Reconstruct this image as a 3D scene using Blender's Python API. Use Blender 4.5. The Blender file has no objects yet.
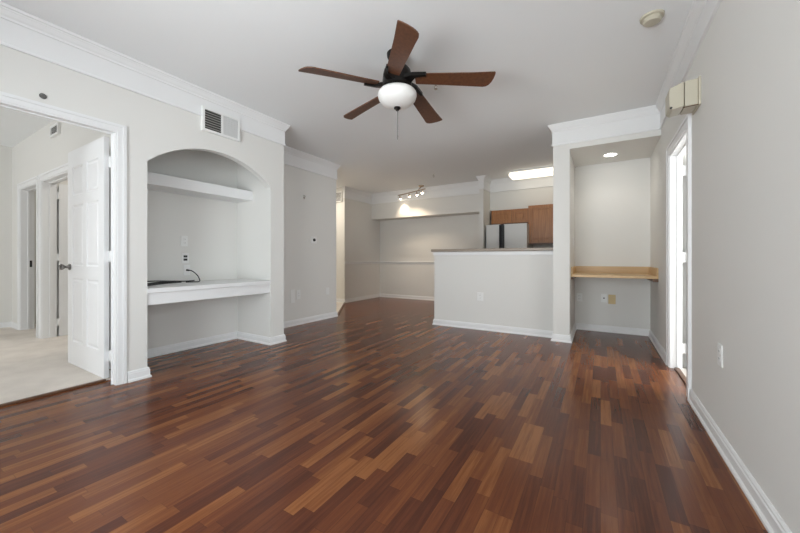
import bpy, bmesh, math, random
from mathutils import Vector, Matrix
S = bpy.context.scene
COL = S.collection
PI = math.pi

# ------------------------------------------------------------------ camera, world, lights, exposure
cam_data = bpy.data.cameras.new('camera')
cam = bpy.data.objects.new('camera', cam_data); COL.objects.link(cam)
cam.location = (0, 0, 1.0)
cam.rotation_euler = (PI / 2, 0, 0.5399)
cam_data.sensor_width = 36.0
cam_data.lens = 334.8 / 800 * 36.0
cam_data.shift_y = -8.05 / 800
cam_data.clip_start = 0.02
S.camera = cam

S.view_settings.view_transform = 'Standard'
S.view_settings.look = 'None'
S.view_settings.gamma = 1
S.view_settings.use_curve_mapping = False
S.view_settings.exposure = 1.44

world = bpy.data.worlds.new('sky'); S.world = world
world.use_nodes = True
world.node_tree.nodes['Background'].inputs[0].default_value = (0.80, 0.90, 1.0, 1)
world.node_tree.nodes['Background'].inputs[1].default_value = 1.0


def area(name, loc, rot, sx, sy, power, color):
    l = bpy.data.lights.new(name, 'AREA'); l.shape = 'RECTANGLE'
    l.size = sx; l.size_y = sy; l.energy = power; l.color = color
    o = bpy.data.objects.new(name, l); COL.objects.link(o)
    o.location = loc; o.rotation_euler = rot
    return o


# daylight through the glass doors behind the camera, the bedroom window and the side room window, plus added fills
area('daylight_living', (-0.95, -1.85, 1.15), (PI / 2, 0, 0), 2.4, 2.1, 42, (0.92, 0.98, 1.0))
area('added_upward_fill', (-1.0, -4.4, -0.05), (PI, 0, 0), 5.0, 4.4, 250, (0.95, 0.98, 1.0))  # unseen fill added outside, facing up to brighten the ceiling
area('added_side_fill', (0.85, -0.15, 1.1), (PI / 2, 0, PI / 2), 2.3, 1.9, 10, (0.92, 0.98, 1.0))  # made-up side light, added to reach the left wall, niche and hall wall
area('daylight_bedroom', (-5.4, -2.75, 1.3), (PI / 2, 0, 0), 2.2, 1.6, 23, (1.0, 0.98, 0.95))
area('added_hall_fill', (-5.4, 5.1, 2.58), (0, 0, 0), 0.3, 0.3, 7, (1.0, 0.90, 0.76))  # unseen fill added to lift the hall wall and far ceiling
area('bathroom_light', (-5.2, 2.2, 2.58), (0, 0, 0), 0.5, 0.3, 4, (1.0, 0.95, 0.88))
area('closet_light', (-6.7, 2.2, 2.58), (0, 0, 0), 0.3, 0.3, 1.2, (1.0, 0.92, 0.80))
area('daylight_side_room', (2.75, 3.15, 1.4), (PI / 2, 0, PI / 2), 1.2, 1.4, 26, (0.98, 0.99, 1.0))


# ------------------------------------------------------------------ materials
def mat(name, color, rough=0.5, metal=0.0, emit=None, estr=0.0, bump=0.0, bscale=200.0, coat=0.0):
    m = bpy.data.materials.new(name); m.use_nodes = True
    nt = m.node_tree; b = nt.nodes['Principled BSDF']
    b.inputs['Base Color'].default_value = (*color, 1)
    b.inputs['Roughness'].default_value = rough
    b.inputs['Metallic'].default_value = metal
    b.inputs['Coat Weight'].default_value = coat
    if emit:
        b.inputs['Emission Color'].default_value = (*emit, 1)
        b.inputs['Emission Strength'].default_value = estr
    tc = nt.nodes.new('ShaderNodeTexCoord')
    n = nt.nodes.new('ShaderNodeTexNoise'); n.inputs['Scale'].default_value = bscale
    nt.links.new(tc.outputs['Object'], n.inputs['Vector'])
    if bump > 0:
        bp = nt.nodes.new('ShaderNodeBump'); bp.inputs['Strength'].default_value = bump
        bp.inputs['Distance'].default_value = 0.002
        nt.links.new(n.outputs['Fac'], bp.inputs['Height'])
        nt.links.new(bp.outputs['Normal'], b.inputs['Normal'])
    else:
        r = nt.nodes.new('ShaderNodeMapRange')
        r.inputs['To Min'].default_value = max(0.0, rough - 0.03); r.inputs['To Max'].default_value = rough + 0.03
        nt.links.new(n.outputs['Fac'], r.inputs['Value'])
        nt.links.new(r.outputs['Result'], b.inputs['Roughness'])
    return m


def math_node(nt, op, a, b=None, c=None):
    n = nt.nodes.new('ShaderNodeMath'); n.operation = op
    for i, v in enumerate((a, b, c)):
        if v is None: continue
        if isinstance(v, (int, float)): n.inputs[i].default_value = v
        else: nt.links.new(v, n.inputs[i])
    return n.outputs[0]


def laminate():
    m = bpy.data.materials.new('cherry_strip_laminate'); m.use_nodes = True
    nt = m.node_tree; b = nt.nodes['Principled BSDF']
    tc = nt.nodes.new('ShaderNodeTexCoord')
    sp = nt.nodes.new('ShaderNodeSeparateXYZ'); nt.links.new(tc.outputs['Object'], sp.inputs[0])
    W, L = 0.057, 0.41
    xs = math_node(nt, 'DIVIDE', sp.outputs['X'], W)
    row = math_node(nt, 'FLOOR', xs)
    wn = nt.nodes.new('ShaderNodeTexWhiteNoise'); wn.noise_dimensions = '1D'
    nt.links.new(row, wn.inputs['W'])
    ys = math_node(nt, 'ADD', math_node(nt, 'DIVIDE', sp.outputs['Y'], L), math_node(nt, 'MULTIPLY', wn.outputs['Value'], 7.3))
    colm = math_node(nt, 'FLOOR', ys)
    cv = nt.nodes.new('ShaderNodeCombineXYZ'); nt.links.new(row, cv.inputs[0]); nt.links.new(colm, cv.inputs[1])
    w2 = nt.nodes.new('ShaderNodeTexWhiteNoise'); w2.noise_dimensions = '2D'
    nt.links.new(cv.outputs[0], w2.inputs['Vector'])
    # grain stretched along the strips, shifted for every strip
    mp = nt.nodes.new('ShaderNodeMapping'); mp.inputs['Scale'].default_value = (70, 3.0, 1)
    add = nt.nodes.new('ShaderNodeVectorMath'); add.operation = 'ADD'
    sc = nt.nodes.new('ShaderNodeVectorMath'); sc.operation = 'SCALE'; sc.inputs['Scale'].default_value = 9.0
    nt.links.new(w2.outputs['Color'], sc.inputs[0])
    nt.links.new(tc.outputs['Object'], mp.inputs['Vector'])
    nt.links.new(mp.outputs[0], add.inputs[0]); nt.links.new(sc.outputs[0], add.inputs[1])
    gr = nt.nodes.new('ShaderNodeTexNoise'); gr.inputs['Scale'].default_value = 1.0; gr.inputs['Detail'].default_value = 4
    gr.inputs['Roughness'].default_value = 0.65
    nt.links.new(add.outputs[0], gr.inputs['Vector'])
    t = math_node(nt, 'ADD', w2.outputs['Value'], math_node(nt, 'MULTIPLY', math_node(nt, 'SUBTRACT', gr.outputs['Fac'], 0.5), 1.15))
    ramp = nt.nodes.new('ShaderNodeValToRGB'); cr = ramp.color_ramp
    cr.elements[0].position = 0.0; cr.elements[0].color = FLOOR_COLS[0]
    cr.elements[1].position = 1.0; cr.elements[1].color = FLOOR_COLS[4]
    for p, c in ((0.25, FLOOR_COLS[1]), (0.55, FLOOR_COLS[2]), (0.8, FLOOR_COLS[3])):
        e = cr.elements.new(p); e.color = c
    nt.links.new(t, ramp.inputs['Fac'])
    # thin dark joints
    fx = math_node(nt, 'ABSOLUTE', math_node(nt, 'SUBTRACT', math_node(nt, 'FRACT', xs), 0.5))
    fy = math_node(nt, 'ABSOLUTE', math_node(nt, 'SUBTRACT', math_node(nt, 'FRACT', ys), 0.5))
    jx = math_node(nt, 'GREATER_THAN', fx, 0.5 - 0.0009 / W)
    jy = math_node(nt, 'GREATER_THAN', fy, 0.5 - 0.0010 / L)
    j = math_node(nt, 'MULTIPLY', math_node(nt, 'MAXIMUM', jx, jy), 0.4)
    mx = nt.nodes.new('ShaderNodeMixRGB'); nt.links.new(j, mx.inputs['Fac'])
    nt.links.new(ramp.outputs['Color'], mx.inputs['Color1']); mx.inputs['Color2'].default_value = (0.03, 0.014, 0.01, 1)
    nt.links.new(mx.outputs['Color'], b.inputs['Base Color'])
    b.inputs['Roughness'].default_value = 0.23
    b.inputs['Specular IOR Level'].default_value = 0.22
    bp = nt.nodes.new('ShaderNodeBump'); bp.inputs['Strength'].default_value = 0.06; bp.inputs['Distance'].default_value = 0.001
    nt.links.new(gr.outputs['Fac'], bp.inputs['Height']); nt.links.new(bp.outputs['Normal'], b.inputs['Normal'])
    return m


def wood(name, c1, c2, scale=(3, 60, 60), rough=0.45):
    m = bpy.data.materials.new(name); m.use_nodes = True
    nt = m.node_tree; b = nt.nodes['Principled BSDF']
    tc = nt.nodes.new('ShaderNodeTexCoord'); mp = nt.nodes.new('ShaderNodeMapping'); mp.inputs['Scale'].default_value = scale
    n = nt.nodes.new('ShaderNodeTexNoise'); n.inputs['Scale'].default_value = 1; n.inputs['Detail'].default_value = 5
    r = nt.nodes.new('ShaderNodeValToRGB')
    r.color_ramp.elements[0].position = 0.3; r.color_ramp.elements[0].color = (*c1, 1)
    r.color_ramp.elements[1].position = 0.7; r.color_ramp.elements[1].color = (*c2, 1)
    nt.links.new(tc.outputs['Object'], mp.inputs['Vector']); nt.links.new(mp.outputs[0], n.inputs['Vector'])
    nt.links.new(n.outputs['Fac'], r.inputs['Fac']); nt.links.new(r.outputs['Color'], b.inputs['Base Color'])
    b.inputs['Roughness'].default_value = rough
    return m


def carpet_mat():
    m = bpy.data.materials.new('beige_carpet'); m.use_nodes = True
    nt = m.node_tree; b = nt.nodes['Principled BSDF']
    tc = nt.nodes.new('ShaderNodeTexCoord')
    n = nt.nodes.new('ShaderNodeTexNoise'); n.inputs['Scale'].default_value = 160; n.inputs['Detail'].default_value = 3
    n2 = nt.nodes.new('ShaderNodeTexNoise'); n2.inputs['Scale'].default_value = 5; n2.inputs['Detail'].default_value = 3
    nt.links.new(tc.outputs['Object'], n.inputs['Vector']); nt.links.new(tc.outputs['Object'], n2.inputs['Vector'])
    f = math_node(nt, 'ADD', math_node(nt, 'MULTIPLY', n.outputs['Fac'], 0.5), math_node(nt, 'MULTIPLY', n2.outputs['Fac'], 0.5))
    r = nt.nodes.new('ShaderNodeValToRGB')
    r.color_ramp.elements[0].position = 0.3; r.color_ramp.elements[0].color = (0.66, 0.60, 0.54, 1)
    r.color_ramp.elements[1].position = 0.7; r.color_ramp.elements[1].color = (0.88, 0.82, 0.75, 1)
    nt.links.new(f, r.inputs['Fac']); nt.links.new(r.outputs['Color'], b.inputs['Base Color'])
    b.inputs['Roughness'].default_value = 0.95
    b.inputs['Specular IOR Level'].default_value = 0.1
    bp = nt.nodes.new('ShaderNodeBump'); bp.inputs['Strength'].default_value = 0.5; bp.inputs['Distance'].default_value = 0.006
    nt.links.new(n.outputs['Fac'], bp.inputs['Height']); nt.links.new(bp.outputs['Normal'], b.inputs['Normal'])
    return m


def glass_mat():
    m = bpy.data.materials.new('window_glass'); m.use_nodes = True
    nt = m.node_tree; nt.nodes.clear()
    o = nt.nodes.new('ShaderNodeOutputMaterial'); mix = nt.nodes.new('ShaderNodeMixShader')
    tr = nt.nodes.new('ShaderNodeBsdfTransparent'); gl = nt.nodes.new('ShaderNodeBsdfGlossy'); gl.inputs['Roughness'].default_value = 0.02
    fr = nt.nodes.new('ShaderNodeFresnel'); fr.inputs['IOR'].default_value = 1.45
    nt.links.new(fr.outputs[0], mix.inputs[0]); nt.links.new(tr.outputs[0], mix.inputs[1]); nt.links.new(gl.outputs[0], mix.inputs[2])
    nt.links.new(mix.outputs[0], o.inputs[0])
    return m


FLOOR_COLS = [(0.082, 0.026, 0.015, 1), (0.118, 0.037, 0.018, 1), (0.158, 0.051, 0.021, 1), (0.205, 0.071, 0.026, 1), (0.270, 0.104, 0.037, 1)]
M_wall = mat('wall_paint', (0.765, 0.753, 0.718), 0.75, bump=0.12, bscale=140)
M_ceil = mat('ceiling_paint', (0.875, 0.89, 0.89), 0.9, bump=0.25, bscale=90)
M_trim = mat('white_trim_paint', (0.83, 0.83, 0.825), 0.38)
M_door = mat('white_door_paint', (0.82, 0.82, 0.82), 0.42)
M_floor = laminate()
M_carpet = carpet_mat()
M_tile = mat('pale_tile', (0.70, 0.66, 0.60), 0.4)
M_glass = glass_mat()
M_black = mat('oil_rubbed_bronze', (0.012, 0.010, 0.009), 0.38, 0.5)
M_blade = wood('walnut_fan_blade', (0.088, 0.034, 0.016), (0.155, 0.060, 0.027), (45, 45, 3), 0.42)
M_globe = mat('frosted_white_glass', (0.88, 0.87, 0.84), 0.3)
M_chain = mat('dull_chain', (0.25, 0.24, 0.23), 0.4, 1.0)
M_chrome = mat('brushed_chrome', (0.62, 0.60, 0.57), 0.25, 1.0)
M_nickel = mat('warm_brushed_nickel', (0.45, 0.36, 0.28), 0.35, 1.0)
M_knob = mat('dark_pewter', (0.25, 0.24, 0.23), 0.3, 1.0)
M_plast = mat('white_plastic', (0.84, 0.84, 0.82), 0.35)
M_ivory = mat('ivory_plastic', (0.74, 0.66, 0.50), 0.4)
M_cream = mat('aged_cream_plastic', (0.52, 0.48, 0.38), 0.45)
M_almond = mat('almond_plate', (0.62, 0.47, 0.23), 0.45)
M_darkslot = mat('dark_slot', (0.015, 0.015, 0.016), 0.6)
M_duct = mat('dark_duct', (0.05, 0.048, 0.044), 0.7)
M_cable = mat('black_cable_rubber', (0.010, 0.010, 0.011), 0.45)
M_oak = wood('honey_maple_laminate', (0.56, 0.36, 0.17), (0.66, 0.45, 0.23), (3, 50, 50), 0.4)
M_cherry = wood('cherry_cabinet', (0.31, 0.125, 0.040), (0.46, 0.20, 0.070), (40, 40, 3), 0.4)
M_fridge = mat('almond_white_enamel', (0.72, 0.72, 0.70), 0.35)
M_gasket = mat('black_handle_plastic', (0.012, 0.012, 0.013), 0.4)
M_counter = mat('taupe_laminate_counter', (0.32, 0.265, 0.21), 0.35)
M_fluor = mat('lit_diffuser', (0.9, 0.9, 0.86), 0.4, emit=(1.0, 0.90, 0.72), estr=0.62)
M_bulb = mat('lit_bulb', (1, 0.95, 0.85), 0.3, emit=(1.0, 0.86, 0.66), estr=13.0)
M_recess = mat('lit_recessed_lens', (1, 1, 1), 0.3, emit=(1.0, 0.95, 0.88), estr=9.0)
M_thresh = wood('walnut_threshold', (0.10, 0.045, 0.022), (0.17, 0.08, 0.04), (3, 60, 60), 0.4)
M_mark = mat('dark_wall_mark', (0.13, 0.128, 0.125), 0.9)


# ------------------------------------------------------------------ mesh helpers
def B():
    return bmesh.new()


def box(bm, x0, x1, y0, y1, z0, z1, bev=0.0, seg=2):
    mtx = Matrix.Translation(((x0 + x1) / 2, (y0 + y1) / 2, (z0 + z1) / 2)) @ Matrix.Diagonal((abs(x1 - x0), abs(y1 - y0), abs(z1 - z0), 1))
    r = bmesh.ops.create_cube(bm, size=1, matrix=mtx)
    if bev > 0:
        es = list({e for v in r['verts'] for e in v.link_edges})
        bmesh.ops.bevel(bm, geom=es, offset=bev, segments=seg, affect='EDGES', profile=0.5)
    return bm


def cyl(bm, p0, p1, r0, r1=None, seg=24):
    p0 = Vector(p0); p1 = Vector(p1); d = p1 - p0
    r1 = r0 if r1 is None else r1
    q = d.to_track_quat('Z', 'Y').to_matrix().to_4x4()
    bmesh.ops.create_cone(bm, cap_ends=True, segments=seg, radius1=r0, radius2=r1, depth=d.length, matrix=Matrix.Translation((p0 + p1) / 2) @ q)
    return bm


def lathe(bm, prof, c=(0, 0, 0), seg=40, axis='Z'):
    """prof: list of (radius, height); closed at radius 0 where given."""
    def P(r, h, a):
        x, y = r * math.cos(a), r * math.sin(a)
        v = {'Z': (x, y, h), 'X': (h, x, y), 'Y': (x, h, y)}[axis]
        return (v[0] + c[0], v[1] + c[1], v[2] + c[2])
    rings = []
    for r, h in prof:
        if r < 1e-6: rings.append([bm.verts.new(P(0, h, 0))])
        else: rings.append([bm.verts.new(P(r, h, 2 * PI * k / seg)) for k in range(seg)])
    for A, C in zip(rings, rings[1:]):
        for k in range(seg):
            k2 = (k + 1) % seg
            if len(A) == 1 and len(C) == 1: continue
            if len(A) == 1: bm.faces.new((A[0], C[k], C[k2]))
            elif len(C) == 1: bm.faces.new((A[k], A[k2], C[0]))
            else: bm.faces.new((A[k], A[k2], C[k2], C[k]))
    for R in (rings[0], rings[-1]):
        if len(R) > 2: bm.faces.new(R)
    return bm


def smooth_path(pts, n=8):
    pts = [Vector(p) for p in pts]; out = []
    for i in range(len(pts) - 1):
        p0 = pts[max(0, i - 1)]; p1 = pts[i]; p2 = pts[i + 1]; p3 = pts[min(len(pts) - 1, i + 2)]
        for k in range(n):
            t = k / n
            out.append(0.5 * ((2 * p1) + (p2 - p0) * t + (2 * p0 - 5 * p1 + 4 * p2 - p3) * t * t + (3 * p1 - p0 - 3 * p2 + p3) * t ** 3))
    out.append(pts[-1]); return out


def tube(bm, pts, r, seg=8):
    rings = []; up = Vector((0.13, 0.21, 0.97))
    for i, p in enumerate(pts):
        d = (pts[min(i + 1, len(pts) - 1)] - pts[max(i - 1, 0)]).normalized()
        a = d.cross(up)
        if a.length < 1e-3: a = d.cross(Vector((1, 0, 0)))
        a.normalize(); b = d.cross(a)
        rings.append([bm.verts.new(p + r * (math.cos(2 * PI * k / seg) * a + math.sin(2 * PI * k / seg) * b)) for k in range(seg)])
    for A, C in zip(rings, rings[1:]):
        for k in range(seg):
            bm.faces.new((A[k], A[(k + 1) % seg], C[(k + 1) % seg], C[k]))
    bm.faces.new(rings[0]); bm.faces.new(rings[-1])
    return bm


def extrude_outline(bm, pts, vec):
    """pts: list of 3D points of a planar (possibly concave) outline; extruded by vec."""
    vs = [bm.verts.new(p) for p in pts]
    f = bm.faces.new(vs)
    r = bmesh.ops.extrude_face_region(bm, geom=[f])
    bmesh.ops.translate(bm, vec=vec, verts=[g for g in r['geom'] if isinstance(g, bmesh.types.BMVert)])
    return bm


def sweep(bm, prof, path):
    """prof: (out, z) list, out is to the right of travel; path: 2D points; mitred corners, closed profile."""
    n = len(path); rings = []
    for i, p in enumerate(path):
        p = Vector(p)
        def nrm(a, b):
            d = (Vector(b) - Vector(a)).normalized(); return Vector((d.y, -d.x))
        if i == 0: m = nrm(path[0], path[1])
        elif i == n - 1: m = nrm(path[-2], path[-1])
        else:
            n1 = nrm(path[i - 1], path[i]); n2 = nrm(path[i], path[i + 1])
            m = (n1 + n2); m = m / max(1e-6, (1 + n1.dot(n2)))
        rings.append([bm.verts.new((p.x + m.x * o, p.y + m.y * o, z)) for o, z in prof])
    k = len(prof)
    for A, C in zip(rings, rings[1:]):
        for j in range(k):
            bm.faces.new((A[j], A[(j + 1) % k], C[(j + 1) % k], C[j]))
    bm.faces.new(rings[0]); bm.faces.new(list(reversed(rings[-1])))
    return bm


def obj(name, bm, material, parent=None, smooth=False, auto=None):
    bmesh.ops.recalc_face_normals(bm, faces=bm.faces)
    me = bpy.data.meshes.new(name); bm.to_mesh(me); bm.free()
    me.materials.append(material)
    if smooth:
        for p in me.polygons: p.use_smooth = True
        try: me.set_sharp_from_angle(angle=math.radians(auto or 35))
        except Exception: pass
    o = bpy.data.objects.new(name, me); COL.objects.link(o)
    if parent is not None: o.parent = parent
    return o


def struct(name, bm, material, parent=None):
    o = obj(name, bm, material, parent)
    if parent is None: o['kind'] = 'structure'
    return o


def tag(o, label, cat, group=None):
    o['label'] = label; o['category'] = cat
    if group: o['group'] = group
    return o


def empty(name, loc=(0, 0, 0), rotz=0.0):
    o = bpy.data.objects.new(name, None); COL.objects.link(o)
    o.empty_display_size = 0.05; o.location = loc; o.rotation_euler = (0, 0, rotz)
    return o


# ------------------------------------------------------------------ measurements
H = 2.61
XL, XN, XR = -3.278, -3.912, 0.548
XB = -3.358                        # bedroom side of the left wall
YN0, YN1, YL, YW2 = 1.326, 2.556, 2.744, 4.39
XD, YD0, YD1, YK = -4.94, 5.82, 6.85, 7.226
YBW = 1.272                        # bedroom wall with the two doorways
YH, YA, XC0, XC1 = 4.4445, 5.357, -0.495, -0.316
YB = 4.61
DZ = 2.005

# ------------------------------------------------------------------ floor, ceiling
struct('floor', box(B(), -7.5, 2.3, -2.0, 7.4, -0.08, 0.0), M_floor)
bm = B(); extrude_outline(bm, [(-7.5, -2.7, 0.001), (-3.47, -2.7, 0.001), (-3.47, 1.22, 0.001), (-4.05, 1.22, 0.001), (-4.05, 4.35, 0.001), (-7.5, 4.35, 0.001)], (0, 0, 0.012))
struct('floor_bedroom', bm, M_carpet)
bm = B(); extrude_outline(bm, [(-3.925, 4.40, 0.001), (-4.955, 5.815, 0.001), (-6.5, 5.815, 0.001), (-6.5, 4.40, 0.001)], (0, 0, 0.010))
struct('floor_hallway', bm, M_carpet)
struct('floor_side_room', box(B(), 0.612, 2.4, 2.3, 3.965, 0.001, 0.008), M_tile)
struct('ceiling', box(B(), -7.5, 2.5, -2.7, 7.4, H, H + 0.1), M_ceil)

# ------------------------------------------------------------------ walls
def arch(n=28):
    ym = (YN0 + YN1) / 2; hc = (YN1 - YN0) / 2; zs, rise = 1.822, 0.243
    R = (hc * hc + rise * rise) / (2 * rise); zc = zs + rise - R; a = math.asin(hc / R)
    return [(ym + R * math.sin(-a + 2 * a * k / n), zc + R * math.cos(-a + 2 * a * k / n)) for k in range(n + 1)]

AR = arch()
door0, door1 = 0.205, 1.122
out = [(-1.65, 0), (door0, 0), (door0, DZ), (door1, DZ), (door1, 0), (YN0, 0)] + AR + [(YN1, 0), (YL, 0), (YL, H), (-1.65, H)]
bm = B(); extrude_outline(bm, [(XL, y, z) for y, z in out], (XB - XL, 0, 0))
struct('wall_left', bm, M_wall)
out = [(YBW, 0), (YN0, 0), (YN0, 2.30), (YN1, 2.30), (YN1, 0), (YL, 0), (YL, H), (YBW, H)]
bm = B(); extrude_outline(bm, [(XB, y, z) for y, z in out], (XN - XB, 0, 0))
struct('wall_niche', bm, M_wall)
struct('wall_niche_back', box(B(), XN - 0.11, XN, YBW, YL, 0, H), M_wall)
struct('wall_hall', box(B(), XN - 0.11, XN, YL, YW2, 0, H), M_wall)
struct('wall_hall_near', box(B(), -6.5, XN - 0.11, YW2 - 0.11, YW2, 0, H), M_wall)
struct('wall_hall_far', box(B(), -6.5, XD - 0.11, YD0, YD0 + 0.11, 0, H), M_wall)
struct('wall_hall_end', box(B(), -6.61, -6.5, YW2 - 0.11, YD0 + 0.11, 0, H), M_wall)
struct('wall_dining_left', box(B(), XD - 0.11, XD, YD0, YK, 0, H), M_wall)
struct('wall_far', box(B(), XD - 0.11, XC0 + 0.1, YK, YK + 0.11, 0, H), M_wall)
struct('wall_dining_soffit', box(B(), XD, -2.045, YD1, YK, 1.978, H), M_wall)
struct('wall_kitchen_stub', box(B(), -2.045, -1.965, 6.45, YK, 0, H), M_wall)
struct('wall_kitchen_soffit', box(B(), -1.965, XC0, 6.90, YK, 1.985, H), M_wall)
struct('wall_column', box(B(), XC0, XC1, YH, YK, 0, H), M_wall)
struct('wall_alcove_back', box(B(), XC1, XR, YA, YA + 0.11, 0, H), M_wall)
struct('wall_alcove_header', box(B(), XC1, XR, YH, YA, 2.30, H), M_wall)
struct('wall_half', box(B(), -2.158, XC0, YB, YB + 0.115, 0, 1.098), M_wall)
rd0, rd1, rdz = 3.155, 3.905, 1.945
out = [(-1.65, 0), (-1.3, 0), (-1.3, 2.1), (1.0, 2.1), (1.0, 0), (rd0, 0), (rd0, rdz), (rd1, rdz), (rd1, 0), (YA + 0.11, 0), (YA + 0.11, H), (-1.65, H)]  # first notch is an invented opening for the added side light
bm = B(); extrude_outline(bm, [(XR, y, z) for y, z in out], (0.082, 0, 0))
struct('wall_right', bm, M_wall)
bm = B()
for y0, y1 in ((-1.3, -1.24), (-0.18, -0.12), (0.94, 1.0)): box(bm, 0.57, 0.62, y0, y1, 0.0, 2.10)
for z0, z1 in ((0.0, 0.07), (2.03, 2.10)): box(bm, 0.57, 0.62, -1.24, 0.94, z0, z1)
w = struct('added_window', bm, M_trim)  # invented window out of view, added so the side light can enter
obj('glass_pane', box(B(), 0.592, 0.598, -1.24, 0.94, 0.07, 2.03), M_glass, w)
# back of the living room, with the opening of the glass doors
out = [(-3.378, 0), (-2.2, 0), (-2.2, 2.15), (0.2, 2.15), (0.2, 0), (0.648, 0), (0.648, H), (-3.378, H)]
bm = B(); extrude_outline(bm, [(x, -1.65, z) for x, z in out], (0, -0.11, 0))
struct('wall_back', bm, M_wall)
bm = B()
for x0, x1 in ((-2.2, -2.14), (-1.03, -0.97), (0.14, 0.2)): box(bm, x0, x1, -1.73, -1.68, 0.0, 2.15)
for z0, z1 in ((0.0, 0.07), (2.08, 2.15)): box(bm, -2.14, 0.14, -1.73, -1.68, z0, z1)
w = struct('window_1', bm, M_trim)
obj('glass_pane', box(B(), -2.14, 0.14, -1.709, -1.703, 0.07, 2.08), M_glass, w)
# bedroom
out = [(-7.42, 0), (-6.85, 0), (-6.85, 1.955), (-6.09, 1.955), (-6.09, 0), (-5.90, 0), (-5.90, 1.955), (-4.90, 1.955), (-4.90, 0), (XN - 0.11, 0), (XN - 0.11, H), (-7.42, H)]
bm = B(); extrude_outline(bm, [(x, YBW, z) for x, z in out], (0, 0.125, 0))
struct('wall_bedroom_right', bm, M_wall)
struct('wall_bedroom_far', box(B(), -7.42, -7.321, -2.5, YBW, 0, H), M_wall)
out = [(-7.42, 0), (XB, 0), (XB, H), (-7.42, H)]
bm = B()
box(bm, -7.42, -6.5, -2.6, -2.5, 0, H); box(bm, -4.3, XB, -2.6, -2.5, 0, H); box(bm, -6.5, -4.3, -2.6, -2.5, 0, 0.5); box(bm, -6.5, -4.3, -2.6, -2.5, 2.1, H)
struct('wall_bedroom_near', bm, M_wall)
bm = B()
for x0, x1 in ((-6.5, -6.45), (-5.43, -5.37), (-4.35, -4.3)): box(bm, x0, x1, -2.575, -2.525, 0.5, 2.1)
for z0, z1 in ((0.5, 0.55), (2.05, 2.1)): box(bm, -6.45, -4.35, -2.575, -2.525, z0, z1)
w = struct('window_2', bm, M_trim)
obj('glass_pane', box(B(), -6.45, -4.35, -2.552, -2.548, 0.55, 2.05), M_glass, w)
struct('wall_bedroom_left', box(B(), XB - 0.0, XL, -2.6, -1.77, 0, H), M_wall)
struct('wall_bath_divider', box(B(), -6.045, -5.945, YBW + 0.125, 3.0, 0, H), M_wall)
struct('wall_bath_back', box(B(), -7.42, XN - 0.11, 3.0, 3.1, 0, H), M_wall)
struct('wall_bath_left', box(B(), -7.42, -7.32, YBW + 0.125, 3.0, 0, H), M_wall)
# room behind the right-hand door
bm = B()
box(bm, 0.630, 2.5, 2.2, 2.3, 0, H); box(bm, 0.630, 2.4, 3.965, 4.065, 0, H)
struct('wall_side_room_ends', bm, M_wall)
out = [(2.2, 0), (2.5, 0), (2.5, 2.1), (3.8, 2.1), (3.8, 0), (4.065, 0), (4.065, H), (2.2, H)]
bm = B(); extrude_outline(bm, [(2.4, y, z) for y, z in out], (0.1, 0, 0))
struct('wall_side_room_far', bm, M_wall)

# ------------------------------------------------------------------ baseboards
BB = [(0, 0), (0.024, 0), (0.024, 0.012), (0.015, 0.022), (0.015, 0.064), (0.011, 0.070), (0.011, 0.078), (0.005, 0.086), (0, 0.086)]
def baseboard(name, path): return struct(name, sweep(B(), BB, path), M_trim)
baseboard('baseboard_left', [(XL, 1.185), (XL, YN0), (XN, YN0), (XN, YN1), (XL, YN1), (XL, YL), (XN, YL), (XN, YW2), (-6.5, YW2)])
baseboard('baseboard_near_left', [(XL, -1.65), (XL, door0 - 0.08)])
baseboard('baseboard_far', [(-6.5, YD0), (XD, YD0), (XD, YK), (-2.045, YK), (-2.045, 6.45), (-1.965, 6.45)])
baseboard('baseboard_center', [(-2.158, YB + 0.115), (-2.158, YB), (XC0, YB), (XC0, YH), (XC1, YH), (XC1, YA), (XR, YA), (XR, 3.985)])
baseboard('baseboard_right', [(XR, 3.075), (XR, 1.01)])
baseboard('baseboard_bedroom', [(-7.321, -2.5), (-7.321, YBW), (-6.925, YBW)])
baseboard('baseboard_bedroom_right', [(-4.82, YBW), (XB, YBW), (XB, 1.185)])

# ------------------------------------------------------------------ crown and frieze, chair rail
z0 = 2.362
CR = [(0, z0 - 0.002), (0.016, z0 - 0.002), (0.018, z0 + 0.006), (0.016, z0 + 0.014), (0.009, z0 + 0.018), (0.009, 2.528), (0.016, 2.532), (0.018, 2.545),
      (0.026, 2.556), (0.038, 2.578), (0.043, 2.584), (0.043, 2.590), (0.052, 2.594), (0.054, H), (0, H)]
def crown(name, path): return struct(name, sweep(B(), CR, path), M_trim)
crown('trim_1', [(XL, -1.65), (XL, YL), (XN, YL), (XN, YW2), (-4.3, YW2)])
crown('trim_2', [(XD - 0.04, YD0), (XD, YD0), (XD, YD1), (-2.045, YD1), (-2.045, 6.45), (-1.965, 6.45), (-1.965, 6.90), (XC0, 6.90), (XC0, YH), (XR, YH), (XR, -1.65)])
CH = [(0, 0.868), (0.008, 0.868), (0.012, 0.880), (0.012, 0.900), (0.024, 0.908), (0.026, 0.918), (0, 0.922)]
struct('trim_3', sweep(B(), CH, [(XD, YD0 + 0.005), (XD, YK), (-2.045, YK)]), M_trim)

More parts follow.
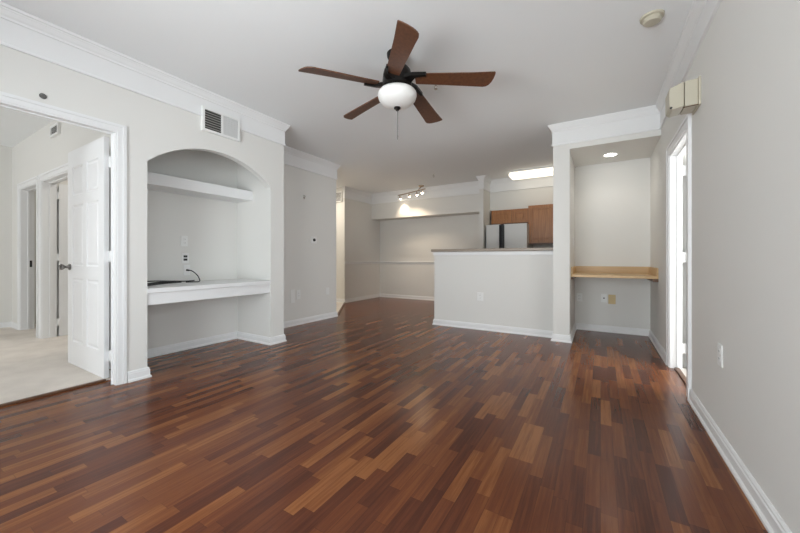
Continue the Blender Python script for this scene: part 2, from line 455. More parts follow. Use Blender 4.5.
# ------------------------------------------------------------------ door casings and jambs
def casing_x(name, X, sgn, y0, y1, zt, w=0.072, back=0.10, pr=0.014):
    """casing on a wall of constant X; sgn: side the casing stands on; jamb lining runs back by `back`."""
    bm = B(); t = pr * sgn; t2 = (pr + 0.006) * sgn
    for a, b in ((y0 - w, y0), (y1, y1 + w)): box(bm, X, X + t, a, b, 0, zt + w)
    box(bm, X, X + t, y0, y1, zt, zt + w)
    o = 0.02
    box(bm, X, X + t2, y0 - w - 0.002, y0 - w + o, 0, zt + w + 0.002); box(bm, X, X + t2, y1 + w - o, y1 + w + 0.002, 0, zt + w + 0.002)
    box(bm, X, X + t2, y0 - w + o, y1 + w - o, zt + w - o, zt + w + 0.002)
    j = 0.012
    xa, xb = X + 0.004 * sgn, X - back * sgn
    box(bm, xa, xb, y0 - 0.001, y0 + j, 0, zt); box(bm, xa, xb, y1 - j, y1 + 0.001, 0, zt); box(bm, xa, xb, y0 + j, y1 - j, zt - j, zt + 0.001)
    # door stop
    xs0, xs1 = X - 0.045 * sgn, X - 0.060 * sgn
    box(bm, xs0, xs1, y0 + j, y0 + j + 0.01, 0, zt - j); box(bm, xs0, xs1, y1 - j - 0.01, y1 - j, 0, zt - j); box(bm, xs0, xs1, y0 + j + .01, y1 - j - .01, zt - j - 0.01, zt - j)
    return struct(name, bm, M_trim)

def casing_y(name, Y, sgn, x0, x1, zt, w=0.072, back=0.125):
    bm = B(); t = 0.014 * sgn; t2 = 0.022 * sgn; o = 0.02; j = 0.012
    for a, b in ((x0 - w, x0), (x1, x1 + w)): box(bm, a, b, Y, Y + t, 0, zt + w)
    box(bm, x0, x1, Y, Y + t, zt, zt + w)
    box(bm, x0 - w - 0.002, x0 - w + o, Y, Y + t2, 0, zt + w + 0.002); box(bm, x1 + w - o, x1 + w + 0.002, Y, Y + t2, 0, zt + w + 0.002)
    box(bm, x0 - w + o, x1 + w - o, Y, Y + t2, zt + w - o, zt + w + 0.002)
    ya, yb = Y + 0.004 * sgn, Y - back * sgn
    box(bm, x0 - 0.001, x0 + j, ya, yb, 0, zt); box(bm, x1 - j, x1 + 0.001, ya, yb, 0, zt); box(bm, x0 + j, x1 - j, ya, yb, zt - j, zt + 0.001)
    ys0, ys1 = Y - 0.060 * sgn, Y - 0.078 * sgn
    box(bm, x0 + j, x0 + j + 0.01, ys0, ys1, 0, zt - j); box(bm, x1 - j - 0.01, x1 - j, ys0, ys1, 0, zt - j); box(bm, x0 + j + .01, x1 - j - .01, ys0, ys1, zt - j - 0.01, zt - j)
    return struct(name, bm, M_trim)

c4 = casing_x('trim_4', XL, 1, door0, door1, DZ, w=0.054, back=0.082, pr=0.009)
c5 = casing_x('trim_5', XR, -1, rd0, rd1, rdz, w=0.082, back=0.084)
c6 = casing_y('trim_6', YBW, -1, -6.85, -6.09, 1.955)
c7 = casing_y('trim_7', YBW, -1, -5.90, -4.90, 1.955)
obj('strike_plate', box(B(), -6.839, -6.836, 1.345, 1.375, 0.88, 0.97), M_darkslot, c6)


# ------------------------------------------------------------------ six-panel doors
def panel_door(name, loc, rotz, width=0.76, height=1.99, leaf=0.048, lever=True):
    """hinge edge at local x = 0, door runs to +x, face at local y = 0 and y = t."""
    d = empty(name, loc, rotz); d['kind'] = 'structure'
    t = 0.035; st = 0.105 * width / 0.76; mid = 0.09
    xs = [0, st, width / 2 - mid / 2, width / 2 + mid / 2, width - st, width]
    zs = [0, 0.20, 0.80, 0.94, 1.50, 1.585, 1.83, height]
    zs = [0, 0.215, 0.80, 0.915, 1.475, 1.565, 1.83, height]
    bm = B()
    for side, y in ((0, 0.0), (1, t)):
        V = {}
        for i, x in enumerate(xs):
            for k, z in enumerate(zs): V[i, k] = bm.verts.new((x, y, z))
        pan = []
        for i in range(5):
            for k in range(7):
                q = [V[i, k], V[i + 1, k], V[i + 1, k + 1], V[i, k + 1]]
                if side: q.reverse()
                f = bm.faces.new(q)
                if i in (1, 3) and k in (1, 3, 5): pan.append(f)
        bm.normal_update()
        bmesh.ops.inset_individual(bm, faces=pan, thickness=0.012, depth=-0.009)
        bmesh.ops.inset_individual(bm, faces=pan, thickness=0.012, depth=0.0)
        bmesh.ops.inset_individual(bm, faces=pan, thickness=0.022, depth=0.006)
    # close the edges of the slab
    bm.edges.ensure_lookup_table()
    be = [e for e in bm.edges if len(e.link_faces) == 1]
    bmesh.ops.bridge_loops(bm, edges=be)
    obj('door_slab', bm, M_door, d)
    for z in (0.18, 1.0, 1.78):
        hb = B(); cyl(hb, (-0.006, 0.0, z - 0.045), (-0.006, 0.0, z + 0.045), 0.007, seg=12)
        box(hb, -leaf, 0.0, 0.001, 0.004, z - 0.045, z + 0.045); box(hb, 0.0, 0.03, -0.0035, -0.0005, z - 0.045, z + 0.045)
        obj('hinge', hb, M_trim, d, True)
    if lever:
        xk = width - 0.06; zk = 0.905
        kb = B()
        for s in (-1, 1):
            y = 0 if s < 0 else t
            lathe(kb, [(0.0, y), (0.030, y), (0.030, y + s * 0.008), (0.014, y + s * 0.012), (0.011, y + s * 0.03), (0.015, y + s * 0.038), (0.026, y + s * 0.05), (0.028, y + s * 0.062), (0.020, y + s * 0.072), (0.0, y + s * 0.074)], (xk, 0, zk), 20, 'Y')
        obj('door_knob', kb, M_knob, d, True)
    return d

# the open door: hinge at the right jamb, swung back into the bedroom (runs to -X, face towards the camera)
d1 = panel_door('door_1', (-3.488, 1.140, 0.016), PI, 0.848, 1.985, leaf=0.122)
d1.rotation_euler = (0, 0, PI + 0.0)
# bathroom door, swung away into the room behind
panel_door('door_2', (-5.885, 1.418, 0.016), PI / 2 - 0.03, 0.96, 1.93)
# door of the room on the right, swung into that room along its far side
panel_door('door_3', (0.666, 3.893, 0.010), 0.0, 0.735, 1.92, lever=True)

# thresholds
struct('trim_8', box(B(), -3.485, -3.455, door0 + 0.012, door1 - 0.012, 0.001, 0.016, 0.004), M_thresh)
struct('trim_9', box(B(), 0.575, 0.61, rd0 + 0.012, rd1 - 0.012, 0.001, 0.014, 0.004), M_thresh)
a = Vector((-3.925, 4.40)); b_ = Vector((-4.945, 5.81)); dd = (b_ - a).normalized(); nn = Vector((dd.y, -dd.x))
bm = B(); extrude_outline(bm, [(*(a + nn * 0.0), 0.001), (*(b_ + nn * 0.0), 0.001), (*(b_ + nn * 0.03), 0.001), (*(a + nn * 0.03), 0.001)], (0, 0, 0.014))
struct('trim_10', bm, M_thresh)

# ------------------------------------------------------------------ half wall cap and bar top
bt = tag(obj('bar_counter', box(B(), -2.195, XC0 - 0.001, YB - 0.045, YB + 0.30, 1.100, 1.138, 0.008), M_counter), 'taupe laminate bar counter lying along the top of the white half wall', 'counter')
struct('trim_11', sweep(B(), [(0, 1.045), (0.010, 1.045), (0.012, 1.055), (0.012, 1.085), (0.018, 1.098), (0, 1.098)], [(-2.158, YB + 0.115), (-2.158, YB), (XC0, YB)]), M_trim)

# ------------------------------------------------------------------ niche: built-in desk and high shelf
dk = empty('built_in_desk', (-3.6, 1.94, 0.60))
def dbox(name, m, *a, **k):
    bm = box(B(), *a, **k); bmesh.ops.translate(bm, vec=(3.6, -1.94, -0.60), verts=bm.verts); return obj(name, bm, m, dk)
dbox('desk_top', M_trim, XN + 0.001, -3.272, YN0 + 0.001, YN1 - 0.001, 0.705, 0.745, bev=0.004)
dbox('apron', M_trim, -3.310, -3.292, YN0 + 0.001, YN1 - 0.001, 0.603, 0.705)
dbox('support_cleat', M_trim, XN + 0.001, XN + 0.03, YN0 + 0.02, YN1 - 0.02, 0.64, 0.705)
tag(dk, 'white built-in desk ledge spanning the arched wall niche', 'desk')
tag(obj('niche_shelf', box(B(), XN + 0.001, -3.602, YN0 + 0.001, YN1 - 0.001, 1.695, 1.808, bev=0.003), M_trim), 'thick white shelf high in the arched niche under the arch', 'shelf')

# cables
zc = 0.7455
bm = B()
for k, (yo, xo, zo) in enumerate(((0, 0, 0.007), (0.012, 0.03, 0.007), (-0.014, 0.05, 0.007), (0.004, 0.015, 0.019), (-0.006, 0.04, 0.019))):
    pts = [(-3.40 + 0.01 * k, 1.345, zc + zo), (-3.52 - xo, 1.42, zc + zo), (-3.66 - xo, 1.56 + yo, zc + zo), (-3.75 - xo * .6, 1.70 + yo, zc + zo), (-3.79 - xo * .3, 1.84 - 0.02 * k, zc + zo)]
    tube(bm, smooth_path(pts), 0.0065)
tube(bm, smooth_path([(-3.42, 1.34, zc + 0.02), (-3.60, 1.40, zc + 0.035), (-3.80, 1.60, zc + 0.03), (-3.85, 1.80, zc + 0.015), (-3.87, 1.93, zc + 0.008), (-3.88, 2.02, zc + 0.010)]), 0.006)
tag(obj('cord_bundle', bm, M_cable, None, True, 60), 'bunched black cords lying on the left end of the niche desk', 'cable')
bm = B()
tube(bm, smooth_path([(XN + 0.012, 1.958, 0.872), (XN + 0.07, 1.975, 0.864), (XN + 0.15, 1.988, 0.82), (XN + 0.205, 1.985, 0.772), (XN + 0.222, 1.970, zc + 0.008), (XN + 0.21, 1.94, zc + 0.006), (XN + 0.19, 1.90, zc + 0.0065), (XN + 0.175, 1.86, zc + 0.0065)]), 0.0055)
cyl(bm, (XN + 0.0075, 1.9575, 0.8725), (XN + 0.03, 1.965, 0.869), 0.009, seg=14)
tag(obj('coaxial_cable', bm, M_cable, None, True, 60), 'single black cable looping from the lowest niche wall plate down to the desk', 'cable')


# ------------------------------------------------------------------ wall plates
def plate_axes(n):
    return {'X+': (Vector((0, 1, 0)), Vector((1, 0, 0))), 'X-': (Vector((0, -1, 0)), Vector((-1, 0, 0))), 'Y-': (Vector((1, 0, 0)), Vector((0, -1, 0)))}[n]

def pbox(bm, c, n, a0, a1, z0, z1, d0, d1, bev=0.0):
    u, w = plate_axes(n); p = Vector(c) + u * a0 + w * d0; q = Vector(c) + u * a1 + w * d1
    box(bm, min(p.x, q.x), max(p.x, q.x), min(p.y, q.y), max(p.y, q.y), c[2] + z0, c[2] + z1, bev)
    return bm

def plate(name, c, n, label, cat, kind, w=0.070, h=0.115, m=None, group=None):
    root = empty(name, c)
    def add(pn, bm, mm, par=root):
        bmesh.ops.translate(bm, vec=-Vector(c), verts=bm.verts); return obj(pn, bm, mm, par)
    add('cover_plate', pbox(B(), c, n, -w / 2, w / 2, -h / 2, h / 2, 0.0005, 0.0065, 0.002), m or M_plast)
    if kind == 'outlet':
        for dz in (-0.02, 0.02):
            s = add('socket', pbox(B(), c, n, -0.016, 0.016, dz - 0.013, dz + 0.013, 0.006, 0.0085, 0.001), m or M_plast)
            bm = B(); pbox(bm, c, n, -0.008, -0.0055, dz - 0.004, dz + 0.006, 0.0084, 0.0089); pbox(bm, c, n, 0.0055, 0.008, dz - 0.004, dz + 0.006, 0.0084, 0.0089)
            add('socket_slots', bm, M_darkslot)
    elif kind == 'switch':
        add('toggle', pbox(B(), c, n, -0.005, 0.005, -0.004, 0.012, 0.006, 0.016, 0.001), m or M_plast)
    elif kind == 'jack':
        add('jack', pbox(B(), c, n, -0.008, 0.008, -0.008, 0.008, 0.006, 0.0085, 0.001), M_darkslot)
    elif kind == 'holes':
        for dz in (-0.017, 0.017): add('port', pbox(B(), c, n, -0.020, 0.020, dz - 0.012, dz + 0.012, 0.006, 0.008, 0.001), M_darkslot)
    elif kind == 'coax':
        bm = B(); u, ww = plate_axes(n); cyl(bm, Vector(c) + ww * 0.006, Vector(c) + ww * 0.0078, 0.011, seg=16)
        add('connector', bm, M_chrome)
    elif kind == 'screws':
        u, ww = plate_axes(n)
        for dz in (-0.035, 0.035):
            p = Vector(c) + Vector((0, 0, dz)); add('screw', cyl(B(), p + ww * 0.006, p + ww * 0.0078, 0.004, seg=12), m or M_plast)
    tag(root, label, cat, group or {'power_outlet': 'white power outlets on the walls', 'wall_plate': 'blank white plates on the wall past the niche'}.get(name)); return root

plate('power_outlet', (XN, 1.930, 1.190), 'X+', 'upper white outlet plate on the back wall of the arched niche', 'outlet', 'outlet')
plate('cable_port_plate', (XN, 1.940, 1.005), 'X+', 'white wall plate with two black openings inside the arched niche', 'wall plate', 'holes')
plate('coaxial_wall_plate', (XN, 1.955, 0.872), 'X+', 'lowest white plate in the niche, with the black cable plugged in', 'wall plate', 'coax')
plate('wall_plate', (XN, 3.435, 0.440), 'X+', 'taller blank white plate low on the wall past the niche, left of a pair', 'wall plate', 'screws', 0.075, 0.20)
plate('power_outlet', (XN, 3.545, 0.455), 'X+', 'white outlet plate low on the wall past the niche, right of a pair', 'outlet', 'outlet', 0.072, 0.14)
plate('wall_plate', (XN, 4.173, 0.457), 'X+', 'lone small white plate low beside the hallway corner', 'wall plate', 'screws', 0.07, 0.115)
plate('power_outlet', (-1.450, YB, 0.465), 'Y-', 'white outlet plate on the front of the half wall', 'outlet', 'outlet', 0.085, 0.115)
plate('power_outlet', (-0.256, YA, 0.452), 'Y-', 'leftmost white outlet plate under the wooden alcove desk', 'outlet', 'outlet')
plate('phone_jack_plate', (0.039, YA, 0.458), 'Y-', 'white jack plate under the alcove desk, left of the tan plate', 'wall plate', 'jack')
plate('blank_wall_plate', (0.131, YA, 0.447), 'Y-', 'tan yellowish plate under the wooden alcove desk', 'wall plate', 'screws', 0.085, 0.125, M_almond)
plate('power_outlet', (XR, 2.40, 0.487), 'X-', 'white outlet plate low on the bare right wall before the doorway', 'outlet', 'outlet', 0.072, 0.115)
plate('light_switch', (XC1, 5.02, 1.225), 'X+', 'small white switch on the alcove left side wall above the wooden desk', 'switch', 'switch', 0.09, 0.11)

# thermostat with dark round sensor
th = empty('thermostat', (XN, 3.855, 1.293))
obj('back_plate', box(B(), 0.0005, 0.012, -0.062, 0.062, -0.055, 0.055, 0.004), M_plast, th)
bm = B(); lathe(bm, [(0.0, 0.011), (0.022, 0.011), (0.022, 0.026), (0.018, 0.030), (0, 0.030)], (0, 0, 0), 24, 'X')
obj('dial', bm, M_darkslot, th, True)
tag(th, 'small white thermostat with a dark round dial on the wall past the niche', 'thermostat')
# small hook above it
hk = B(); box(hk, XN + 0.0005, XN + 0.006, 3.640, 3.672, 1.915, 1.975, 0.002)
cyl(hk, (XN + 0.004, 3.656, 1.935), (XN + 0.03, 3.656, 1.942), 0.005, seg=10); cyl(hk, (XN + 0.03, 3.656, 1.938), (XN + 0.034, 3.656, 1.962), 0.005, seg=10)
tag(obj('wall_hook', hk, M_chrome, None, True), 'tiny metal hook high on the wall above the thermostat', 'hook')
# unidentified dark round spot above the bedroom doorway
bm = B(); lathe(bm, [(0.0, 0.0005), (0.019, 0.0005), (0.018, 0.006), (0.012, 0.012), (0, 0.014)], (XL, 0.71, 2.112), 24, 'X')
tag(obj('wall_mark', bm, M_mark, None, True), 'dark round spot on the wall just above the bedroom doorway', 'mark')

# ------------------------------------------------------------------ registers
def register(name, c, n, w, h, split, label, group=None, slats=8):
    root = empty(name, c)
    def add(pn, bm, mm): bmesh.ops.translate(bm, vec=-Vector(c), verts=bm.verts); return obj(pn, bm, mm, root)
    f = 0.022; D = 0.028
    bm = B()
    pbox(bm, c, n, -w / 2, -w / 2 + f, -h / 2, h / 2, 0.0, D); pbox(bm, c, n, w / 2 - f, w / 2, -h / 2, h / 2, 0.0, D)
    pbox(bm, c, n, -w / 2 + f, w / 2 - f, h / 2 - f, h / 2, 0.0, D); pbox(bm, c, n, -w / 2 + f, w / 2 - f, -h / 2, -h / 2 + f, 0.0, D)
    if split: pbox(bm, c, n, -0.008, 0.012, -h / 2 + f, h / 2 - f, 0.0, D)
    add('frame', bm, M_plast)
    add('duct_backing', pbox(B(), c, n, -w / 2 + f, (-0.008 if split else w / 2 - f), -h / 2 + f, h / 2 - f, 0.001, 0.0188), M_duct)
    bm = B(); x1 = -0.008 if split else w / 2 - f
    for k in range(slats):
        z = -h / 2 + f + (k + 0.7) * (h - 2 * f) / slats
        u, ww = plate_axes(n)
        p = Vector(c)
        vs = [p + u * a + ww * d + Vector((0, 0, zz)) for a in (-w / 2 + f, x1) for d, zz in ((0.0192, z + 0.006), (0.0265, z - 0.003))]
        fa = bm.faces.new([bm.verts.new(vs[i]) for i in (0, 1, 3, 2)])
        r = bmesh.ops.extrude_face_region(bm, geom=[fa]); bmesh.ops.translate(bm, vec=(0, 0, 0.0022), verts=[g for g in r['geom'] if isinstance(g, bmesh.types.BMVert)])
    add('louver', bm, M_plast if not split else mat('grey_louver', (0.34, 0.33, 0.31), 0.5))
    if split:
        bm = B(); pbox(bm, c, n, 0.012, w / 2 - f, -h / 2 + f, h / 2 - f, 0.001, 0.0188)
        for k in range(9):
            z = -h / 2 + f + (k + 0.15) * (h - 2 * f) / 9
            pbox(bm, c, n, 0.014, w / 2 - f - 0.002, z, z + 0.0125, 0.0186, 0.0250)
        add('closed_louver', bm, mat('pale_grey_louver', (0.66, 0.66, 0.65), 0.45))
    tag(root, label, 'air vent', 'air vents high on the walls'); return root

register('air_vent', (XL, 1.961, 2.343), 'X+', 0.386, 0.232, True, 'white supply register above the arched niche, half dark louvers and half closed', slats=8)
register('air_vent', (-5.175, YD0, 2.40), 'Y-', 0.34, 0.235, False, 'dark vent grille high at the hallway entrance past the corner')
register('air_vent', (-5.350, YBW, 2.465), 'Y-', 0.27, 0.125, False, 'small vent high on the bedroom wall above the inner doorways')

# ------------------------------------------------------------------ ceiling fan
FX, FY = -1.373, 2.249
fan = empty('ceiling_fan', (FX, FY, H))
def zf(z): return z - H
bm = B(); lathe(bm, [(0, zf(2.609)), (0.082, zf(2.609)), (0.080, zf(2.585)), (0.066, zf(2.56)), (0.04, zf(2.545)), (0, zf(2.545))], seg=36)
obj('canopy', bm, M_black, fan, True)
bm = B(); cyl(bm, (0, 0, zf(2.55)), (0, 0, zf(2.49)), 0.02)
obj('downrod', bm, M_black, fan, True)
bm = B(); lathe(bm, [(0, zf(2.50)), (0.060, zf(2.50)), (0.092, zf(2.490)), (0.104, zf(2.475)), (0.112, zf(2.44)), (0.116, zf(2.40)), (0.116, zf(2.345)), (0.100, zf(2.33)), (0, zf(2.33))], seg=44)
obj('motor_housing', bm, M_black, fan, True)
bm = B(); lathe(bm, [(0, zf(2.335)), (0.10, zf(2.335)), (0.12, zf(2.325)), (0.138, zf(2.315)), (0.138, zf(2.302)), (0, zf(2.302))], seg=44)
obj('light_fitter', bm, M_black, fan, True)
bm = B(); lathe(bm, [(0, zf(2.312)), (0.140, zf(2.312)), (0.151, zf(2.297)), (0.153, zf(2.277)), (0.145, zf(2.25)), (0.122, zf(2.222)), (0.084, zf(2.200)), (0.042, zf(2.188)), (0, zf(2.185))], seg=44)
obj('light_bowl', bm, M_globe, fan, True, 60)
bm = B(); lathe(bm, [(0, zf(2.190)), (0.027, zf(2.190)), (0.027, zf(2.178)), (0.016, zf(2.172)), (0.011, zf(2.162)), (0, zf(2.160))], seg=24)
obj('finial', bm, M_black, fan, True)
bm = B()
cyl(bm, (0.004, 0, zf(2.170)), (0.004, 0, zf(1.965)), 0.0034, seg=8); cyl(bm, (0.004, 0, zf(1.968)), (0.004, 0, zf(1.935)), 0.005, 0.003, seg=10)
obj('pull_chain', bm, M_chain, fan, True)

def blade_bm():
    bm = B()
    # outline: root at r=.19, slanted and rounded tip; y- side is the longer edge
    up = [(0.150, 0.052), (0.40, 0.060), (0.60, 0.067), (0.675, 0.071)]
    tip = [(0.700, 0.066), (0.722, 0.050), (0.742, 0.022), (0.756, -0.012), (0.766, -0.048), (0.768, -0.068), (0.762, -0.074)]
    lo = [(0.60, -0.067), (0.40, -0.060), (0.150, -0.052)]
    pts = [(x if x < 0.2 else 0.2 + (x - 0.2) * 0.955, y - 0.065 * max(0, 1 - x / 0.72)) for x, y in up + tip + lo]
    f = bm.faces.new([bm.verts.new((x, y, 0)) for x, y in pts])
    r = bmesh.ops.extrude_face_region(bm, geom=[f]); bmesh.ops.translate(bm, vec=(0, 0, 0.008), verts=[g for g in r['geom'] if isinstance(g, bmesh.types.BMVert)])
    return bm
def arm_bm():
    bm = B()
    # curved iron from the motor to the longer edge of the blade, then a bar along it
    P = [(0.07, -0.095, 0.014), (0.13, -0.112, 0.012), (0.18, -0.110, 0.012), (0.240, -0.106, 0.012)]
    Q = [(0.07, 0.030, 0.014), (0.13, -0.050, 0.012), (0.16, -0.084, 0.012), (0.240, -0.088, 0.012)]
    for (p0, p1, q0, q1) in zip(P, P[1:], Q, Q[1:]):
        f = bm.faces.new([bm.verts.new(v) for v in (p0, p1, q1, q0)])
        r = bmesh.ops.extrude_face_region(bm, geom=[f]); bmesh.ops.translate(bm, vec=(0, 0, -0.028), verts=[g for g in r['geom'] if isinstance(g, bmesh.types.BMVert)])
    bmesh.ops.remove_doubles(bm, verts=bm.verts, dist=0.0005)
    return bm
first = None
for k in range(5):
    a = math.radians(-53.1 + 72 * k); pitch = math.radians(-13)
    mtx = Matrix.Translation((0, 0, zf(2.365))) @ Matrix.Rotation(a, 4, 'Z') @ Matrix.Rotation(math.radians(3.2), 4, 'Y') @ Matrix.Rotation(pitch, 4, 'X')
    if first is None:
        bl = obj('blade', blade_bm(), M_blade, fan); ar = obj('blade_arm', arm_bm(), M_black, bl); first = (bl, ar)
    else:
        bl = first[0].copy(); COL.objects.link(bl); bl.parent = fan
        ar = first[1].copy(); COL.objects.link(ar); ar.parent = bl
    bl.matrix_basis = mtx
tag(fan, 'five-blade brown ceiling fan with black motor and white light bowl', 'ceiling fan')

# ------------------------------------------------------------------ ceiling devices
sd = empty('smoke_detector', (0.293, 2.773, H))
bm = B(); lathe(bm, [(0, -0.0005), (0.068, -0.0005), (0.066, -0.012), (0.050, -0.016), (0, -0.016)], seg=36); obj('mounting_base', bm, M_cream, sd, True)
bm = B(); lathe(bm, [(0, -0.012), (0.052, -0.012), (0.051, -0.034), (0.044, -0.042), (0, -0.043)], seg=36); obj('sensor_cover', bm, M_cream, sd, True)
tag(sd, 'round cream smoke detector on the ceiling near the right wall', 'smoke detector')

def sprinkler(loc, label):
    s = empty('fire_sprinkler', loc)
    bm = B(); lathe(bm, [(0, -0.0005), (0.034, -0.0005), (0.030, -0.008), (0.014, -0.012), (0, -0.012)], seg=24); obj('escutcheon', bm, M_plast, s, True)
    bm = B(); cyl(bm, (0, 0, -0.011), (0, 0, -0.028), 0.009, seg=14)
    for sx in (-1, 1): tube(bm, smooth_path([(0.008 * sx, 0, -0.026), (0.014 * sx, 0, -0.04), (0.003 * sx, 0, -0.056)], 4), 0.0025, 6)
    lathe(bm, [(0, -0.055), (0.016, -0.057), (0.016, -0.059), (0, -0.060)], seg=18); obj('sprinkler_head', bm, M_chrome, s, True)
    tag(s, label, 'sprinkler', 'fire sprinklers on the ceiling'); return s
sprinkler((-1.296, 2.80, H), 'small sprinkler head on the ceiling just behind the right fan blade')
sprinkler((-2.73, 5.80, H), 'small sprinkler head on the far ceiling right of the track light')

# door chime on the right wall
ch = empty('door_chime', (XR, 2.90, 2.07))
bm = B(); box(bm, -0.012, -0.0005, -0.095, 0.095, -0.088, 0.092, 0.002); obj('back_plate', bm, M_cream, ch)
bm = B(); box(bm, -0.078, -0.012, -0.080, 0.080, -0.080, 0.085, 0.004); obj('housing', bm, M_cream, ch)
bm = B(); extrude_outline(bm, [(-0.082, -0.078, -0.078), (-0.140, -0.078, -0.086), (-0.158, -0.078, -0.068), (-0.158, -0.078, 0.055), (-0.082, -0.078, 0.085)], (0, 0.156, 0))
bmesh.ops.bevel(bm, geom=list(bm.edges), offset=0.003, segments=1, affect='EDGES'); obj('front_cover', bm, M_cream, ch)
bm = B(); cyl(bm, (-0.148, -0.080, -0.074), (-0.148, -0.074, -0.074), 0.007, seg=14); obj('status_lens', bm, M_darkslot, ch)
bm = B(); cyl(bm, (-0.010, -0.082, -0.084), (-0.09, -0.082, -0.088), 0.0025, seg=8); obj('loose_wire', bm, mat('brown_wire', (0.12, 0.06, 0.03), 0.6), ch)
tag(ch, 'beige two-part chime box high on the right wall above the doorway', 'door chime')

# ------------------------------------------------------------------ track light over the dining area
TA, TB, TZ = Vector((-4.08, 6.72)), Vector((-3.19, 6.36)), 2.475
ctr = (TA + TB) * 0.5; td = (TB - TA).normalized()
tl = empty('track_light', (ctr.x, ctr.y, H))
cx, cy = -3.40 - ctr.x, 6.585 - ctr.y; sx_, sy_ = td.x * 0.24, td.y * 0.24
bm = B(); lathe(bm, [(0, -0.0005), (0.062, -0.0005), (0.060, -0.020), (0.045, -0.030), (0, -0.030)], (cx, cy, 0), 30)
obj('canopy', bm, M_nickel, tl, True)
bm = B(); cyl(bm, (cx, cy, -0.025), (sx_, sy_, TZ - H + 0.002), 0.012, seg=14); obj('stem', bm, M_nickel, tl, True)
L = (TB - TA).length / 2
bm = B(); tube(bm, [Vector((-td.x * L, -td.y * L, TZ - H)), Vector((0, 0, TZ - H)), Vector((td.x * L, td.y * L, TZ - H))], 0.011, 12); obj('rail', bm, M_nickel, tl, True)
for k, s in enumerate((-0.86, -0.14, 0.42, 0.80)):
    p = Vector((td.x * L * s, td.y * L * s, TZ - H))
    aim = Vector((0.10 * (0.3 - s), 0.22, -0.97)).normalized() if k < 3 else Vector((0.25, -0.35, -0.9)).normalized()
    q = p + Vector((0, 0, -0.035))
    bm = B(); cyl(bm, p, q, 0.006, seg=10)
    cyl(bm, q - aim * 0.012, q + aim * 0.046, 0.013, 0.023, seg=20)
    hd = obj('lamp_head', bm, M_nickel, tl, True)
    bm = B(); bmesh.ops.create_uvsphere(bm, u_segments=16, v_segments=10, radius=0.021, matrix=Matrix.Translation(q + aim * 0.048)); obj('bulb', bm, M_bulb, hd, True, 60)
    ld = bpy.data.lights.new('track_spot', 'SPOT'); ld.energy = 6.0; ld.color = (1.0, 0.80, 0.58); ld.spot_size = math.radians(100); ld.spot_blend = 1.0; ld.shadow_soft_size = 0.025
    lo = bpy.data.objects.new('track_spot', ld); COL.objects.link(lo); lo.parent = tl
    lo.location = q + aim * 0.085; lo.rotation_euler = aim.to_track_quat('-Z', 'Y').to_euler()
tag(tl, 'four-lamp bronze track light on the ceiling of the far dining area', 'track light')

# kitchen fluorescent box
kl = empty('kitchen_ceiling_light', (-0.98, 6.50, H))
obj('housing', box(B(), -0.49, 0.44, -0.175, 0.175, -0.030, -0.0005, 0.004), M_plast, kl)
obj('diffuser', box(B(), -0.482, 0.432, -0.167, 0.167, -0.105, -0.030, 0.03, 4), M_fluor, kl, True, 60)
tag(kl, 'long lit fluorescent light box on the kitchen ceiling', 'ceiling light')

# recessed alcove light
rl = empty('recessed_light', (0.105, 4.935, 2.30))
bm = B(); lathe(bm, [(0.064, -0.0005), (0.090, -0.0005), (0.088, -0.006), (0.066, -0.010), (0.064, -0.0005)], seg=36); obj('trim_ring', bm, M_plast, rl, True)
bm = B(); lathe(bm, [(0, -0.001), (0.065, -0.001), (0.065, -0.005), (0, -0.006)], seg=36); obj('lens', bm, M_recess, rl, True)
ld = bpy.data.lights.new('recessed_spot', 'SPOT'); ld.energy = 1.6; ld.color = (1.0, 0.93, 0.84); ld.spot_size = math.radians(125); ld.spot_blend = 0.5; ld.shadow_soft_size = 0.06
lo = bpy.data.objects.new('recessed_spot', ld); COL.objects.link(lo); lo.parent = rl; lo.location = (0, 0, -0.02)
tag(rl, 'round lit recessed light in the low alcove ceiling', 'recessed light')

# ------------------------------------------------------------------ alcove desk
ad = empty('alcove_desk', (0.116, 5.0, 0.79))
def abox(name, m, *a, **k):
    bm = box(B(), *a, **k); bmesh.ops.translate(bm, vec=(-0.116, -5.0, -0.79), verts=bm.verts); return obj(name, bm, m, ad)
g = 0.001
abox('desk_top', M_oak, XC1 + g, XR - g, 4.625, YA - g, 0.772, 0.802, bev=0.003)
abox('backsplash', M_oak, XC1 + 0.018, XR - 0.018, YA - 0.02, YA - g, 0.802, 0.893)
abox('side_splash', M_oak, XC1 + g, XC1 + 0.018, 4.63, YA - g, 0.802, 0.893)
abox('side_splash', M_oak, XR - 0.018, XR - g, 4.63, YA - g, 0.802, 0.893)
abox('cleat', M_thresh, XC1 + g, XC1 + 0.03, 4.66, YA - 0.03, 0.742, 0.772)
abox('cleat', M_thresh, XR - 0.05, XR - g, 4.63, YA - 0.03, 0.738, 0.772)
tag(ad, 'honey wood desk top with low splash boards fitted across the alcove', 'desk')

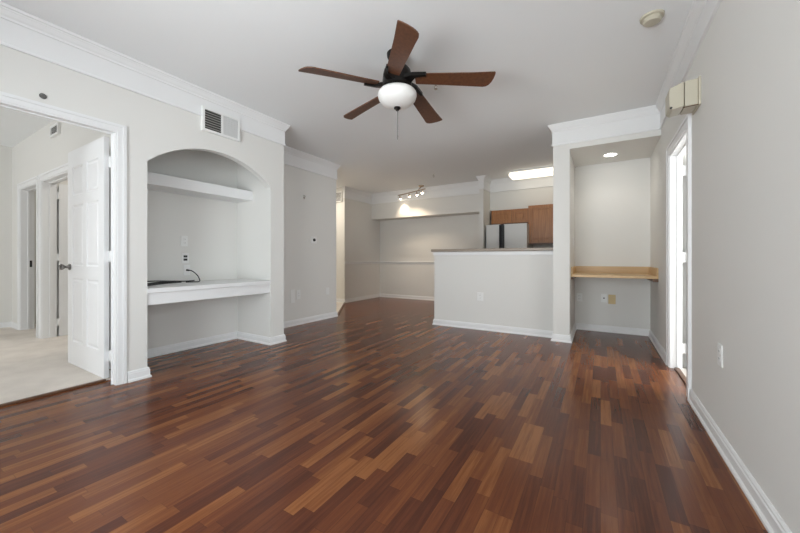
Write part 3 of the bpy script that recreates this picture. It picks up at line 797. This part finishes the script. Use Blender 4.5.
# ------------------------------------------------------------------ kitchen beyond the bar
fr = empty('refrigerator', (-1.535, 6.85, 0.0))
def fbox(name, m, par, *a, **k):
    bm = box(B(), *a, **k); bmesh.ops.translate(bm, vec=(1.535, -6.85, 0), verts=bm.verts); return obj(name, bm, m, par)
fbox('body', M_fridge, fr, -1.925, -1.165, 6.56, 7.20, 0.02, 1.648, bev=0.006)
fd = fbox('freezer_door', M_fridge, fr, -1.925, -1.652, 6.50, 6.555, 0.09, 1.655, bev=0.008)
rd = fbox('refrigerator_door', M_fridge, fr, -1.588, -1.165, 6.50, 6.555, 0.09, 1.655, bev=0.008)
fbox('handle_recess', M_gasket, fr, -1.650, -1.590, 6.515, 6.555, 0.09, 1.652)
fbox('handle', M_gasket, fd, -1.668, -1.640, 6.46, 6.50, 0.60, 1.64, bev=0.006)
fbox('handle', M_gasket, rd, -1.602, -1.574, 6.46, 6.50, 0.60, 1.64, bev=0.006)
fbox('kick_plate', M_gasket, fr, -1.90, -1.19, 6.53, 6.56, 0.0, 0.09)
tag(fr, 'white side-by-side refrigerator behind the bar with dark handles between its doors', 'refrigerator')

def cab_door(par, o, x0, x1, y, z0, z1):
    bm = B(); f = 0.055; t = 0.02
    box(bm, x0, x0 + f, y - t, y, z0, z1); box(bm, x1 - f, x1, y - t, y, z0, z1)
    box(bm, x0 + f, x1 - f, y - t, y, z1 - f, z1); box(bm, x0 + f, x1 - f, y - t, y, z0, z0 + f)
    box(bm, x0 + f, x1 - f, y - t + 0.011, y, z0 + f, z1 - f)
    box(bm, x0 + f + 0.025, x1 - f - 0.025, y - t + 0.004, y - 0.004, z0 + f + 0.025, z1 - f - 0.025, 0.004)
    bmesh.ops.translate(bm, vec=-Vector(o), verts=bm.verts); return obj('door', bm, M_cherry, par)
def cabinet(loc, x0, x1, yf, yb, z0, z1, splits, label):
    c = empty('wall_cabinet', loc)
    bm = box(B(), x0, x1, yf, yb, z0, z1); bmesh.ops.translate(bm, vec=-Vector(loc), verts=bm.verts); obj('body', bm, M_cherry, c)
    bm = B(); box(bm, x0, x1, yf - 0.010, yf + 0.002, z0 - 0.018, z0 + 0.005); bmesh.ops.translate(bm, vec=-Vector(loc), verts=bm.verts); obj('bottom_rail', bm, M_thresh, c)
    xs = [x0] + splits + [x1]
    for a, b2 in zip(xs, xs[1:]): cab_door(c, loc, a + 0.010, b2 - 0.010, yf - 0.0005, z0 + 0.012, z1 - 0.012)
    tag(c, label, 'cabinet', 'cherry wall cabinets in the kitchen'); return c
cabinet((-1.56, 7.04, 1.70), -1.93, -1.205, 6.885, 7.22, 1.70, 1.980, [-1.515], 'short two-door cherry wall cabinet above the refrigerator')
cabinet((-0.87, 7.0, 1.30), -1.185, -0.52, 6.74, 7.22, 1.285, 2.005, [-0.60], 'taller cherry wall cabinet right of the refrigerator beside the column')
